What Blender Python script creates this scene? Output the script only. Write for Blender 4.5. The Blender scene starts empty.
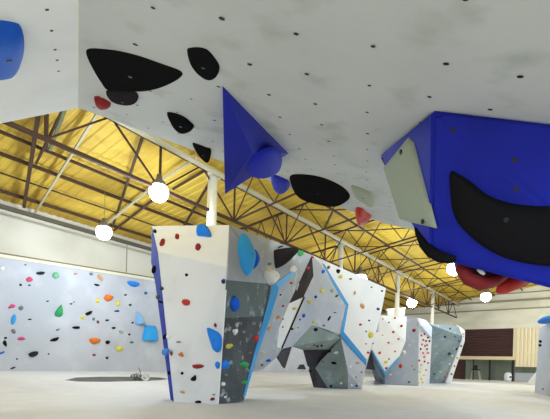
import bpy, bmesh, math, random
from mathutils import Vector, Matrix
from mathutils.geometry import tessellate_polygon
random.seed(7)
SC = bpy.context.scene
COL = SC.collection
F = 400.0; PX, PY = 275.0, 364.25; T = math.atan(.03); H = 1.0
ct, st = math.cos(T), math.sin(T)
EYE = Vector((0, 0, H))

# ------------------------------------------------------------------ measuring
def ray(x, y):
    dx = (x-PX)/F; dy = (y-PY)/F
    return Vector((dx*ct+dy*st, 1.0, -(dy*ct-dx*st)))
def P(x, y, d): return EYE + ray(x, y)*d
def horizon(x): return PY + .03*(x-PX)
def onplane(x, y, p0, n):
    r = ray(x, y)
    return EYE + r*((p0-EYE).dot(n)/r.dot(n))
def to_px(p):
    q = p-EYE
    X, Z = q.x/q.y, q.z/q.y
    return (PX+F*(X*ct+Z*st), PY+F*(X*st-Z*ct))
def V(*a): return Vector(a)

# ------------------------------------------------------------------ materials
def srgb(c):
    return tuple(((v/255)/12.92 if v/255 <= .04045 else ((v/255+.055)/1.055)**2.4) for v in c)+(1,)
_m = {}
def mat(name, rgb, rough=.6, metal=0, bump=0, bscale=20):
    if name in _m: return _m[name]
    m = bpy.data.materials.new(name); m.use_nodes = True
    b = m.node_tree.nodes['Principled BSDF']
    b.inputs['Base Color'].default_value = srgb(rgb)
    b.inputs['Roughness'].default_value = rough; b.inputs['Metallic'].default_value = metal
    b.inputs['Specular IOR Level'].default_value = .18
    nt = m.node_tree
    tc = nt.nodes.new('ShaderNodeTexCoord'); nz = nt.nodes.new('ShaderNodeTexNoise')
    nz.inputs['Scale'].default_value = bscale; nz.inputs['Detail'].default_value = 3
    nt.links.new(tc.outputs['Object'], nz.inputs['Vector'])
    mx = nt.nodes.new('ShaderNodeMixRGB'); mx.blend_type = 'MULTIPLY'; mx.inputs['Fac'].default_value = .10
    mx.inputs['Color1'].default_value = srgb(rgb)
    nt.links.new(nz.outputs['Fac'], mx.inputs['Color2']); nt.links.new(mx.outputs['Color'], b.inputs['Base Color'])
    if bump:
        bp = nt.nodes.new('ShaderNodeBump'); bp.inputs['Strength'].default_value = bump; bp.inputs['Distance'].default_value = .02
        nt.links.new(nz.outputs['Fac'], bp.inputs['Height']); nt.links.new(bp.outputs['Normal'], b.inputs['Normal'])
    _m[name] = m
    return m
def worn(name, rgb, rgb2, scale=1.2, lo=.5, hi=.75, stretch=(1, 1, 1), rough=.8, fine=None, fscale=9, flo=.6, fhi=.7, amount=1.0):
    """painted board with broad wear (rgb2) and fine chalk scuffs (fine)"""
    if name in _m: return _m[name]
    m = bpy.data.materials.new(name); m.use_nodes = True
    nt = m.node_tree; b = nt.nodes['Principled BSDF']; b.inputs['Roughness'].default_value = rough; b.inputs['Specular IOR Level'].default_value = .12
    tc = nt.nodes.new('ShaderNodeTexCoord'); mp = nt.nodes.new('ShaderNodeMapping')
    mp.inputs['Scale'].default_value = stretch
    nt.links.new(tc.outputs['Object'], mp.inputs['Vector'])
    def noise(sc, lo, hi, det=4):
        nz = nt.nodes.new('ShaderNodeTexNoise'); nz.inputs['Scale'].default_value = sc; nz.inputs['Detail'].default_value = det
        nt.links.new(mp.outputs['Vector'], nz.inputs['Vector'])
        r = nt.nodes.new('ShaderNodeValToRGB'); r.color_ramp.elements[0].position = lo; r.color_ramp.elements[1].position = hi
        r.color_ramp.elements[1].color = (amount, amount, amount, 1)
        nt.links.new(nz.outputs['Fac'], r.inputs['Fac'])
        return r.outputs['Color']
    mx = nt.nodes.new('ShaderNodeMixRGB'); mx.inputs['Color1'].default_value = srgb(rgb); mx.inputs['Color2'].default_value = srgb(rgb2)
    nt.links.new(noise(scale, lo, hi), mx.inputs['Fac']); out = mx.outputs['Color']
    if fine:
        m2 = nt.nodes.new('ShaderNodeMixRGB'); m2.inputs['Color2'].default_value = srgb(fine)
        nt.links.new(out, m2.inputs['Color1']); nt.links.new(noise(fscale, flo, fhi, 6), m2.inputs['Fac']); out = m2.outputs['Color']
    nt.links.new(out, b.inputs['Base Color'])
    _m[name] = m
    return m
def glow(name, rgb, s):
    m = bpy.data.materials.new(name); m.use_nodes = True
    b = m.node_tree.nodes['Principled BSDF']
    b.inputs['Base Color'].default_value = srgb(rgb)
    b.inputs['Emission Color'].default_value = srgb(rgb); b.inputs['Emission Strength'].default_value = s
    return m

# ------------------------------------------------------------------ objects
def tag(o, label, cat, group=None):
    o['label'] = label; o['category'] = cat
    if group: o['group'] = group
    return o
def empty(name, loc, label, cat, group=None):
    o = bpy.data.objects.new(name, None); o.location = loc; o.empty_display_size = .2
    COL.objects.link(o)
    return tag(o, label, cat, group)
def mesh(name, verts, faces, m, parent=None, smooth=False, midx=None, fixnormals=True):
    c = sum(verts, Vector())/len(verts)
    me = bpy.data.meshes.new(name)
    me.from_pydata([v-c for v in verts], [], faces)
    for mm in (m if isinstance(m, (list, tuple)) else [m]): me.materials.append(mm)
    if midx:
        for p, i in zip(me.polygons, midx): p.material_index = i
    if fixnormals and not midx:
        bm = bmesh.new(); bm.from_mesh(me); bmesh.ops.recalc_face_normals(bm, faces=bm.faces); bm.to_mesh(me); bm.free()
    if smooth:
        for p in me.polygons: p.use_smooth = True
    me.update()
    o = bpy.data.objects.new(name, me); COL.objects.link(o)
    if parent:
        o.parent = parent; o.location = c-parent.location
    else: o.location = c
    return o
def struct(o): o['kind'] = 'structure'; return o

SURF = {}      # surface name -> list of (a,b,c) triangles used to find where a hold is bolted on
def tris(pts): return [tuple(t) for t in tessellate_polygon([pts])]
def slab_geo(pts, th, back=None):
    n = Vector()
    for i in range(len(pts)):
        a, b = pts[i], pts[(i+1) % len(pts)]
        n += (a-EYE).cross(b-EYE)*0 + a.cross(b)
    n.normalize()
    c = sum(pts, Vector())/len(pts)
    if n.dot(c-EYE) < 0: n = -n
    bk = (back or n)*th
    N = len(pts); tr = tris(pts)
    vs = list(pts)+[p+bk for p in pts]
    fs = [t for t in tr]+[tuple(i+N for i in reversed(t)) for t in tr]+[(i, (i+1) % N, (i+1) % N+N, i+N) for i in range(N)]
    return vs, fs, tr
def slab(name, pts, th, m, parent=None, surf=None, back=None):
    vs, fs, tr = slab_geo(pts, th, back)
    if surf: SURF.setdefault(surf, []).extend([(pts[a], pts[b], pts[c]) for a, b, c in tr])
    return mesh(name, vs, fs, m, parent)
def cast(x, y, surf):
    r = ray(x, y); best = None; near = None
    for a, b, c in SURF[surf]:
        n = (b-a).cross(c-a)
        if n.length < 1e-9: continue
        n.normalize()
        dn = r.dot(n)
        if abs(dn) < 1e-6: continue
        t = (a-EYE).dot(n)/dn
        if t <= .3: continue
        p = EYE+r*t
        inside = min((b-a).cross(p-a).dot(n), (c-b).cross(p-b).dot(n), (a-c).cross(p-c).dot(n))
        if n.dot(r) > 0: n = -n
        if inside >= -1e-6:
            if best is None or t < best[0]: best = (t, p, n)
        else:
            g = (a+b+c)/3; q = to_px(g); d = (q[0]-x)**2+(q[1]-y)**2
            if near is None or d < near[0]: near = (d, p, n, t)
    if best: return best[1], best[2], best[0]
    return near[1], near[2], near[3]
def bar_geo(p, q, r, n=6, r2=None):
    d = (q-p).normalized(); a = d.cross(V(0, 0, 1) if abs(d.z) < .9 else V(1, 0, 0)).normalized(); b = d.cross(a)
    vs = []
    for c, rr in ((p, r), (q, r2 or r)):
        for i in range(n):
            w = 2*math.pi*(i+.5)/n
            vs.append(c+a*math.cos(w)*rr+b*math.sin(w)*rr)
    fs = [(i, (i+1) % n, (i+1) % n+n, i+n) for i in range(n)]+[tuple(range(n)), tuple(range(2*n-1, n-1, -1))]
    return vs, fs
def bar(name, p, q, r, m, parent=None, n=6, smooth=False):
    vs, fs = bar_geo(p, q, r, n)
    return mesh(name, vs, fs, m, parent, smooth=smooth)
def lathe(name, c, prof, m, parent=None, n=20):
    vs = []; fs = []
    for r, z in prof:
        for i in range(n):
            w = 2*math.pi*i/n; vs.append(c+V(r*math.cos(w), r*math.sin(w), z))
    for k in range(len(prof)-1):
        for i in range(n): fs.append((k*n+i, k*n+(i+1) % n, (k+1)*n+(i+1) % n, (k+1)*n+i))
    fs.append(tuple(range(n))); fs.append(tuple(range((len(prof)-1)*n, len(prof)*n)))
    return mesh(name, vs, fs, m, parent, smooth=True)
def box(name, lo, hi, m, parent=None):
    vs = [V(x, y, z) for x in (lo[0], hi[0]) for y in (lo[1], hi[1]) for z in (lo[2], hi[2])]
    fs = [(0, 1, 3, 2), (4, 6, 7, 5), (0, 4, 5, 1), (2, 3, 7, 6), (0, 2, 6, 4), (1, 5, 7, 3)]
    return mesh(name, vs, fs, m, parent)
def sweep(name, pts, rads, m, parent=None, n=12):
    """tapered rounded tube along points"""
    vs = []; fs = []
    for k, p in enumerate(pts):
        d = (pts[min(k+1, len(pts)-1)]-pts[max(k-1, 0)]).normalized()
        a = d.cross(V(0, 1, 0)).normalized(); b = d.cross(a)
        for i in range(n):
            w = 2*math.pi*i/n; vs.append(p+a*math.cos(w)*rads[k]+b*math.sin(w)*rads[k])
    for k in range(len(pts)-1):
        for i in range(n): fs.append((k*n+i, k*n+(i+1) % n, (k+1)*n+(i+1) % n, (k+1)*n+i))
    fs += [tuple(range(n)), tuple(range((len(pts)-1)*n, len(pts)*n))]
    return mesh(name, vs, fs, m, parent, smooth=True)
def catmull(pts, sub=3):
    out = []; n = len(pts)
    for i in range(n):
        p0, p1, p2, p3 = (Vector((*pts[(i+k-1) % n], 0)) for k in range(4))
        for s in range(sub):
            t = s/sub
            q = .5*((2*p1)+(p2-p0)*t+(2*p0-5*p1+4*p2-p3)*t*t+(3*p1-p0-3*p2+p3)*t**3)
            out.append((q.x, q.y))
    return out
def dome_geo(base, n, h, shift=Vector(), flat=1.0, rings=5):
    """rounded body standing on the closed line 'base', rising h along n; flat>1 gives a flatter top"""
    c = sum(base, Vector())/len(base); N = len(base); vs = []; fs = []
    vs += [p-n*.01 for p in base]
    for k in range(rings):
        a = (k/rings)*math.pi/2
        s = math.cos(a)**(1/flat); hh = math.sin(a)
        vs += [c+(p-c)*s+n*h*hh+shift*hh for p in base]
    vs.append(c+n*h+shift)
    fs.append(tuple(range(N)))
    for k in range(rings):
        for i in range(N): fs.append((k*N+i, k*N+(i+1) % N, (k+1)*N+(i+1) % N, (k+1)*N+i))
    for i in range(N): fs.append((rings*N+i, rings*N+(i+1) % N, (rings+1)*N))
    return vs, fs
COLORS = {}
def hold_mat(cname):
    rgb = COLORS[cname]
    m = mat('resin_'+cname, rgb, .7, 0, .15, 40)
    if cname in ('black', 'charcoal'):
        b = m.node_tree.nodes['Principled BSDF']; b.inputs['Roughness'].default_value = 1; b.inputs['Specular IOR Level'].default_value = 0
    return m
COLORS.update(black=(30, 29, 30), blue=(30, 95, 205), skyblue=(55, 160, 225), navy=(38, 52, 120), red=(200, 62, 48), darkred=(150, 42, 40),
    pink=(215, 80, 120), orange=(226, 122, 50), tan=(208, 160, 110), yellow=(222, 208, 90), green=(60, 165, 100), palegreen=(120, 185, 140),
    darkgreen=(50, 80, 66), grey=(120, 122, 124), charcoal=(50, 47, 50), white=(232, 232, 226), brown=(130, 80, 62), teal=(40, 110, 120),
    royal=(26, 40, 180), bright=(40, 130, 225), olive=(166, 172, 148), paleblue=(130, 175, 215))
CNAME = dict(skyblue='sky blue', darkred='dark red', palegreen='pale green', darkgreen='dark green', paleblue='pale blue', navy='dark blue', royal='deep blue', bright='bright blue')
HOLDS = []     # everything bolted on, for the labels
def bolt(parent, p, n, r):
    vs, fs = bar_geo(p-n*r*.5, p+n*.004, r, 8)
    o = mesh('bolt', vs, fs, mat('bolt_metal', (58, 56, 52), .6, .3), parent)
    return o
def hold_poly(surf, pts, color, h, label=None, name='climbing_hold', key=None, smooth=True, flat=1.0, shift_px=(0, 0), sub=3, cat='climbing hold', boltit=True, m=None, group=None):
    """a large hold with its own outline, bolted on surface surf; h = height in metres"""
    cx = sum(p[0] for p in pts)/len(pts); cy = sum(p[1] for p in pts)/len(pts)
    c, n, d = cast(cx, cy, surf)
    line = catmull(pts, sub) if sub > 1 else pts
    base = [onplane(x, y, c, n) for x, y in line]
    ex = onplane(cx+1, cy, c, n)-c; ey = onplane(cx, cy+1, c, n)-c
    sh = ex*shift_px[0]+ey*shift_px[1]
    vs, fs = dome_geo(base, n, h, sh, flat)
    o = mesh(name, vs, fs, m or hold_mat(color), smooth=smooth)
    if boltit:
        w = max((p-c).length for p in base)
        bolt(o, c+n*h+sh, n, min(.02, max(.010, w*.045)))
    HOLDS.append(dict(o=o, x=cx, y=cy, surf=surf, color=color, label=label, key=key, cat=cat, group=group, w=max(p[0] for p in pts)-min(p[0] for p in pts)))
    return o
def shape(kind, x, y, w, h, ang):
    pts = []
    N = 11
    for i in range(N):
        a = 2*math.pi*i/N; u, v = math.cos(a), math.sin(a)
        if kind == 'w':                       # half moon: flat top, round belly
            if v < 0: v *= .45
        elif kind == 'm':                     # mound: flat foot, round top
            if v > 0: v *= .45
        elif kind == 'd': u *= (1-.45*v)*.9    # drop, narrow at the foot
        elif kind == 't': u *= (1+.75*v)*.7; v *= .95  # triangle, broad at the foot
        elif kind == 'c': v = v*.5+.35*u*u-.2  # crescent
        if w > 2.9: j = random.uniform(.84, 1.12); u *= j; v *= j
        u *= w/2; v *= h/2
        ca, sa = math.cos(ang), math.sin(ang)
        pts.append((x+u*ca-v*sa, y+u*sa+v*ca))
    return pts
def hold(surf, x, y, w, h, color, kind='r', ang=0, key=None, label=None, deep=.45, shift=(0, -.12)):
    c, n, d = cast(x, y, surf)
    size = math.sqrt(w*h)*d/F
    o = hold_poly(surf, shape(kind, x, y, w, h, math.radians(ang)), color, size*deep, label, key=key, sub=1, flat=random.choice((.8, 1, 1.5)), smooth=w < 3 or random.random() < .5, boltit=w >= 6,
                  shift_px=(shift[0]*w, shift[1]*h))
    HOLDS[-1]['kind'] = kind
    return o

# =================================================================== building
U = ray(585, 373.55); U.z = 0; U.normalize()           # along the hall, away from the camera
Wv = V(U.y, -U.x, 0)                                   # across the hall, to the right
ZR = 8.0
WR = V(Wv.x, Wv.y, .13)
def depth_at_z(x, y, z): return (z-H)/ray(x, y).z
G0 = P(213, 172, depth_at_z(213, 172, ZR))
E0 = P(0, 207, 16.5); ZE = E0.z
def gird(t): return G0+U*t
def girder_t_at(x):
    # where the girder line crosses pixel column x
    lo, hi = -12, 80
    for _ in range(50):
        md = (lo+hi)/2
        if to_px(gird(md))[0] < x: lo = md
        else: hi = md
    return (lo+hi)/2
T_END = girder_t_at(457)
BW0 = gird(T_END); BW0 = V(BW0.x, BW0.y, 0)            # foot of the back wall under the girder's end
NL = U.cross(E0-G0).normalized()
LW0 = V(E0.x, E0.y, 0)
wallperp = (LW0-V(G0.x, G0.y, 0)).dot(Wv)              # negative: left wall lies to the left
def lw(t, z): return LW0+U*t+V(0, 0, z)
def backwall(x, y): return onplane(x, y, BW0, U)

cream = worn('cream_wall_paint', (204, 197, 180), (190, 183, 166), .5, .45, .8)
backpaint = worn('back_wall_paint', (224, 216, 194), (200, 192, 168), .35, .4, .75, (1, 1, 3))
steel = mat('brown_steel', (74, 52, 38), .6, .1)
palesteel = mat('pale_steel', (176, 166, 136), .5, .1)
white_paint = mat('white_column_paint', (226, 220, 198), .6)
dark_in = mat('dark_paint', (50, 40, 42), .7)

# floor: soft padded flooring that climbs a little to the foot of the left wall
floor_m = worn('floor_vinyl', (222, 222, 224), (210, 210, 213), .35, .4, .8, rough=.6, fine=(230, 230, 231), fscale=1.6, flo=.5, fhi=.8)
def floor_z(p):
    s = (p-LW0).dot(Wv)
    k = max(0., min(1., 1-s/9.0)); return .40*k*k*(3-2*k)
vs, fs = [], []
nu, nv = 60, 70
for i in range(nu+1):
    for j in range(nv+1):
        p = LW0+U*(-26+i*1.7)+Wv*(-.6+j*.8); p.z = 0; p.z = floor_z(p); vs.append(p)
for i in range(nu):
    for j in range(nv): fs.append((i*(nv+1)+j, (i+1)*(nv+1)+j, (i+1)*(nv+1)+j+1, i*(nv+1)+j+1))
fl = struct(mesh('floor', vs, fs, floor_m, smooth=True))
SURF['floor'] = [(vs[f[0]], vs[f[1]], vs[f[2]]) for f in fs]+[(vs[f[0]], vs[f[2]], vs[f[3]]) for f in fs]
def onfloor(x, y):
    # walk out along the sight line till it meets the floor
    r = ray(x, y); d = 2.0
    for _ in range(4000):
        p = EYE+r*d
        if p.z <= floor_z(p): break
        d += .02
    return EYE+r*d
def fd(x, y): return onfloor(x, y).y

# walls
def quad_wall(name, a, b, z0, z1, out, th, m):
    vs = [a+V(0, 0, z0), b+V(0, 0, z0), b+V(0, 0, z1), a+V(0, 0, z1)]
    vs += [v+out*th for v in vs]
    return struct(mesh(name, vs, [(0, 1, 2, 3), (4, 7, 6, 5), (0, 4, 5, 1), (1, 5, 6, 2), (2, 6, 7, 3), (3, 7, 4, 0)], m))
t_back = (BW0-LW0).dot(U)
quad_wall('wall_left', lw(-24, 0), lw(t_back+.3, 0), -.1, ZE+.45, -Wv, .3, cream)
def bws(s, z): return BW0+Wv*s+V(0, 0, z)
def sz(x, y):
    p = backwall(x, y); return (p-BW0).dot(Wv), p.z
s_l = sz(452, 356)[0]; s_r = sz(514, 356)[0]; s_r2 = sz(538.5, 350)[0]
z_top = sz(490, 328.8)[1]
# back wall in three pieces round the opening under the shutters
quad_wall('wall_back_left', bws(wallperp, 0), bws(s_l, 0), -.1, 8.5, U, .3, backpaint)
quad_wall('wall_back_right', bws(s_r2, 0), bws(34, 0), -.1, 13, U, .3, backpaint)
quad_wall('wall_back_top', bws(s_l, 0), bws(s_r2, 0), z_top, 9.5, U, .3, backpaint)
lobby_m = worn('lobby_olive', (122, 126, 106), (96, 100, 86), .8, .4, .7, (1, 1, .3))
quad_wall('wall_lobby', bws(s_l-.5, 0)+U*2.2, bws(s_r2+.5, 0)+U*2.2, -.05, z_top+.2, U, .2, lobby_m)

# ceiling decks, corrugated
deck_m = worn('yellow_deck', (206, 172, 70), (166, 128, 50), .5, .45, .75, (1, 1, 1), .6, fine=(150, 104, 46), fscale=.9, flo=.62, fhi=.8, amount=.8)
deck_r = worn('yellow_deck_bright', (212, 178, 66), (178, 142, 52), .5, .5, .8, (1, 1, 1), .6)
def deck(name, a0, b0, t0, t1, m):
    vs = []; fs = []; t = t0; prof = ((0, 0), (.16, 0), (.21, .028), (.31, .028), (.36, 0))
    rows = []
    while t < t1:
        for du, dz in prof[:-1]:
            rows.append((t+du, dz))
        t += .36
    for tt, dz in rows:
        vs += [a0+U*tt+V(0, 0, dz), b0+U*tt+V(0, 0, dz)]
    for i in range(len(rows)-1): fs.append((2*i, 2*i+2, 2*i+3, 2*i+1))
    n = len(vs); vs += [v+V(0, 0, .06) for v in vs]
    fs += [tuple(n+k for k in f) for f in list(fs)]
    return struct(mesh(name, vs, fs, m))
up = V(0, 0, .3)
tE0 = (E0-G0).dot(U)
Eb = E0-U*tE0                                            # eave point level with G0
Eout = Eb+(Eb-G0).normalized()*.3
deck('ceiling_left', G0+up, Eout+up, -26, T_END, deck_m)
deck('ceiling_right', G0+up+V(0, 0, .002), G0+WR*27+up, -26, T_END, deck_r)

# purlins on the left slope, each running the length of the hall
def along(x, y, lift=0.16):
    p = onplane(x, y, G0, NL); s = (p-G0).dot(U); return p-U*s+V(0, 0, lift)
purl = [((40, 141), .035, 'thin'), ((40, 153), .06, 'thick'), ((55, 178.5), .075, 'thick'), ((40, 190.5), .035, 'thin'), ((50, 210), .08, 'thick')]
words_p = ['nearest the ridge girder', 'second from the ridge girder', 'midway between girder and eave', 'next to the lowest one', 'lowest above the left wall eave']
for (px, r, kk), w in zip(purl, words_p):
    a = along(*px)
    tag(bar('roof_purlin', a+U*-12, a+U*(T_END-.4), r, steel, n=4), f'{kk} brown steel purlin under the yellow roof, {w}', 'roof beam', 'purlins under the left roof slope')
ea = E0-U*tE0+Wv*.12
tag(bar('eave_beam', ea+U*-12, ea+U*(T_END-.4), .11, mat('eave_grey', (96, 88, 72), .6), n=4), 'grey brown eave beam along the top of the cream left wall', 'roof beam')
pe = ea+V(0, 0, -.28)
tag(bar('pipe', pe+U*-12, pe+U*(T_END-.4), .04, palesteel, n=8, smooth=True), 'thin pale pipe running just under the left eave beam', 'pipe')
# rafters on the left slope: from girder down to the eave
def roofpt(x, y, lift=.05): return onplane(x, y, G0, NL)+V(0, 0, lift)
for (a, b, r, m, w) in [((100, 111), (35, 214), .05, palesteel, 'pale steel rafter sloping down the left end of the yellow roof'),
                        ((144, 134), (113, 226), .06, steel, 'dark rafter above the lamp over the left wall'),
                        ((216, 173), (182, 230), .06, steel, 'dark rafter ending beside the nearest white column'),
                        ((42, 92), (24, 208), .08, steel, 'thick dark rafter at far left edge of the yellow roof'),
                        ((70, 97), (36, 165), .045, steel, 'short dark rafter just right of the thick one at far left')]:
    tag(bar('rafter', roofpt(*a), roofpt(*b), r, m, n=4), w, 'roof beam', 'rafters on the left roof slope')
for (a, b, r, m, w) in [((160, 178), (197, 154), .05, palesteel, 'pale brace running from the brightest lamp up to the ridge girder'),
                        ((173, 186), (210, 164), .05, steel, 'dark brace right of the brightest lamp reaching the ridge girder'),
                        ((106, 222), (150, 186), .05, palesteel, 'pale brace between the two lamps at left'),
                        ((114, 228), (152, 198), .05, steel, 'dark brace just below the pale brace between two left lamps'),
                        ((48, 100), (47, 145), .05, steel, 'upright dark strut under the roof at far left'),
                        ((68, 97), (50, 146), .06, mat('strut_green', (110, 110, 78), .6), 'greenish strut slanting under the roof at far left')]:
    tag(bar('roof_brace', roofpt(*a, -.12), roofpt(*b, -.12), r, m, n=4), w, 'roof brace', 'braces under the left roof slope')

# ridge girder: lattice truss on white columns
tr = empty('lattice_girder', gird(0), 'long brown lattice girder carrying the roof on white columns down the hall', 'roof girder')
DROP = V(0, 0, -1.45)
bar('top_chord', gird(-9), gird(T_END), .11, steel, tr, 4)
bar('bottom_chord', gird(-9)+DROP, gird(T_END)+DROP, .07, steel, tr, 4)
bar('service_pipe', gird(-9)+Wv*.25+V(0, 0, -.12), gird(T_END)+Wv*.25+V(0, 0, -.12), .10, palesteel, tr, 8)
t161 = girder_t_at(161); k = 0; STEP = girder_t_at(235)-t161; STEP = STEP if 2 < STEP < 5 else 3.4
t = t161-STEP
while t < T_END-.3:
    bar('upright', gird(t), gird(t)+DROP, .05, steel, tr, 4)
    t2 = min(t+STEP, T_END)
    md = (t+t2)/2
    bar('web_member', gird(t)+DROP, gird(md), .035, steel, tr, 4)
    bar('web_member', gird(md), gird(t2)+DROP, .035, steel, tr, 4)
    t += STEP
# cross trusses running to the right from the girder
names_c = ['nearest', 'second', 'third', 'fourth', 'fifth', 'sixth']
ct_list = [girder_t_at(x) for x in (235, 286, 330, 366, 400, 428)]
for i, t in enumerate(ct_list):
    ctr = empty('cross_truss', gird(t), f'{names_c[i]} cross truss going right from the lattice girder', 'roof truss', 'cross trusses right of the girder')
    bar('top_chord', gird(t), gird(t)+WR*16+V(0, 0, .05), .05, steel, ctr, 4)
    bar('bottom_chord', gird(t)+DROP, gird(t)+DROP+WR*16, .04, steel, ctr, 4)
    for q in range(8):
        a = gird(t)+WR*2*q
        bar('web_member', a+DROP, a+WR*1+V(0, 0, .03), .025, steel, ctr, 4)
        bar('web_member', a+WR*1+V(0, 0, .03), a+WR*2+DROP, .025, steel, ctr, 4)
# cross trusses to the left, seen behind the near boulder
for i, x in enumerate((286, 345, 385)):
    t = girder_t_at(x)
    ctr = empty('cross_truss', gird(t), f'{names_c[i]} cross truss going left from the lattice girder', 'roof truss', 'cross trusses left of the girder')
    e = along(50, 210, 0); dn = (e-G0)*.55
    bar('top_chord', gird(t), gird(t)+dn, .06, steel, ctr, 4)
    bar('bottom_chord', gird(t)+DROP, gird(t)+dn+DROP*.6, .045, steel, ctr, 4)
    for q in range(4):
        bar('web_member', gird(t)+dn*(q/4)+DROP*(1-.1*q), gird(t)+dn*((q+.5)/4), .03, steel, ctr, 4)
        bar('web_member', gird(t)+dn*((q+.5)/4), gird(t)+dn*((q+1)/4)+DROP*(1-.1*(q+1)), .03, steel, ctr, 4)
for i, off in enumerate((1.5, 3.6, 6.0)):
    a = G0+WR*off+V(0, 0, .1)
    tag(bar('roof_purlin', a+U*-3, a+U*(T_END-.3), .055, steel, n=4), f"brown purlin right of the lattice girder, {['nearest to it', 'second from it', 'third from it'][i]}", 'roof beam', 'purlins right of the girder')
zz = empty('roof_bracing', gird(ct_list[2])+Wv*1.5, 'zigzag brown bracing between the girder and the first purlin on its right', 'roof brace')
t = ct_list[1]; 
while t < T_END-3:
    bar('brace_bar', gird(t)+V(0, 0, .1), gird(t+1.7)+WR*1.5+V(0, 0, .1), .035, steel, zz, 4)
    bar('brace_bar', gird(t+1.7)+WR*1.5+V(0, 0, .1), gird(t+3.4)+V(0, 0, .1), .035, steel, zz, 4)
    bar('brace_bar', gird(t+1.7)+WR*1.5+V(0, 0, .1), gird(t+3.4)+WR*3.6+V(0, 0, .1), .035, steel, zz, 4)
    t += 3.4

# columns under the girder
for x, r, w in ((213, .18, 'white round column rising behind the near white boulder'), (341, .15, 'white column rising behind the middle of the long climbing boulder'),
             (398, .16, 'white column standing beyond the right end of the long boulder'), (433, .15, 'slim white column farthest back near the shuttered wall')):
    g = gird(girder_t_at(x)); g0 = V(g.x, g.y, 0); g0.z = floor_z(g0)
    c = empty('support_column', g0, w, 'column', 'white columns under the girder')
    bar('shaft', g0+V(0, 0, .03), g-V(0, 0, .14), r, white_paint, c, 16, True)
    box('cap_plate', (g.x-.25, g.y-.25, g.z-.15), (g.x+.25, g.y+.25, g.z-.11), white_paint, c)
    box('base_plate', (g.x-.28, g.y-.28, g0.z), (g.x+.28, g.y+.28, g0.z+.03), white_paint, c)

# rails and pipes high on the back wall
for (y, r, w) in ((303, .10, 'upper'), (311, .06, 'middle'), (296, .05, 'topmost')):
    s, z = sz(480, y)
    tag(bar('wall_pipe', bws(wallperp+1, z)-U*.2, bws(33, z)-U*.2, r, mat('wall_pipe_grey', (150, 140, 108), .6), n=8), f'{w} pipe running across the back wall above the brown shutter', 'pipe', 'pipes across the back wall')

# ------------------------------------------------------------------ shutters and lobby
def bq(x0, y0, x1, y1, out=0):
    """rectangle on the back wall from two photo corners"""
    s0, z0 = sz(x0, y0); s1, z1 = sz(x1, y1)
    return s0, min(z0, z1), s1, max(z0, z1)
def wbox(name, s0, z0, s1, z1, o0, o1, m, parent=None):
    a = [bws(s, z)+U*o for s in (s0, s1) for o in (o0, o1) for z in (z0, z1)]
    fs = [(0, 1, 3, 2), (4, 6, 7, 5), (0, 4, 5, 1), (2, 3, 7, 6), (0, 2, 6, 4), (1, 5, 7, 3)]
    return mesh(name, a, fs, m, parent)
def slats(name, s0, z0, s1, z1, o, m, parent, vertical=False, pitch=.16):
    vs = []; fs = []; n = int(((s1-s0) if vertical else (z1-z0))/pitch)
    rows = []
    for i in range(n):
        for f_, d in ((0, 0), (.3, -.05), (.7, -.05)): rows.append(((i+f_)/n, d))
    rows.append((1, 0))
    for f_, d in rows:
        if vertical:
            s = s0+(s1-s0)*f_; vs += [bws(s, z0)+U*(o+d), bws(s, z1)+U*(o+d)]
        else:
            z = z0+(z1-z0)*f_; vs += [bws(s0, z)+U*(o+d), bws(s1, z)+U*(o+d)]
    N = len(vs)
    for i in range(len(rows)-1): fs.append((2*i, 2*i+1, 2*i+3, 2*i+2))
    vs += [v+U*.06 for v in vs]; fs += [tuple(N+k for k in f) for f in list(fs)]
    return mesh(name, vs, fs, m, parent)
sh_m = mat('brown_shutter', (72, 48, 46), .6)
z_mid = sz(490, 356.5)[1]; z_mid2 = sz(490, 359.5)[1]
r = empty('roller_shutter', bws(s_l, z_mid), 'wide dark brown roller shutter pulled down over the counter in back wall', 'shutter')
slats('curtain', s_l, z_mid, s_r, z_top, .1, sh_m, r, pitch=.28)
wbox('bottom_rail', s_l, z_mid, s_r, z_mid+.12, -.02, .12, sh_m, r)
wbox('side_rail', s_r-.1, z_mid, s_r+.1, z_top, -.06, .15, mat('rail_cream', (222, 208, 176), .6), r)
tag(wbox('counter_beam', s_l, z_mid2-.02, s_r+.15, z_mid, -.25, .3, mat('beam_wood', (226, 205, 165), .6)), 'long pale wooden counter beam directly below the brown shutter', 'beam')
cs = empty('roller_shutter', bws(s_r+.3, 1), 'cream slatted shutter at the right of the wide brown one', 'shutter')
z_c = sz(525, 366)[1]
slats('curtain', s_r+.1, z_c, s_r2, z_top, .08, mat('cream_slats', (232, 214, 176), .6), cs, True, .3)
wbox('bottom_rail', s_r+.1, z_c-.08, s_r2, z_c+.05, 0, .14, mat('cream_slats', (232, 214, 176)), cs)
tag(wbox('low_block', s_r+.1, 0, s_r2-.2, sz(525, 373)[1], .2, .9, mat('block_grey', (172, 174, 178), .7)), 'low pale grey block under the cream slatted shutter', 'block')
s0, _, s1, _ = bq(452, 370, 464, 381)
tag(wbox('dark_panel', s0, 0, s1, z_mid2-.1, .5, .6, sh_m), 'dark brown panel standing under the left end of counter beam', 'panel')
for x, w, lab in ((489.5, .16, 'dark post under the middle of the counter beam'), (512.5, .2, 'dark post at the right end of the counter beam'), (473, .08, 'thin dark post left of the middle one under the beam')):
    s, _ = sz(x, 370)
    tag(wbox('counter_post', s-w/2, 0, s+w/2, z_mid2-.03, .05, .2, dark_in), lab, 'post')
s, _ = sz(474, 372)
st_ = empty('bar_stool', bws(s, 0)+U*.9, 'dark stool with pale legs left under the counter beam', 'stool')
zs = 1.0
wbox('seat', s-.35, zs, s+.35, zs+.12, .55, 1.2, dark_in, st_)
wbox('backrest', s-.3, zs+.1, s+.1, zs+.55, 1.12, 1.2, dark_in, st_)
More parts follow.
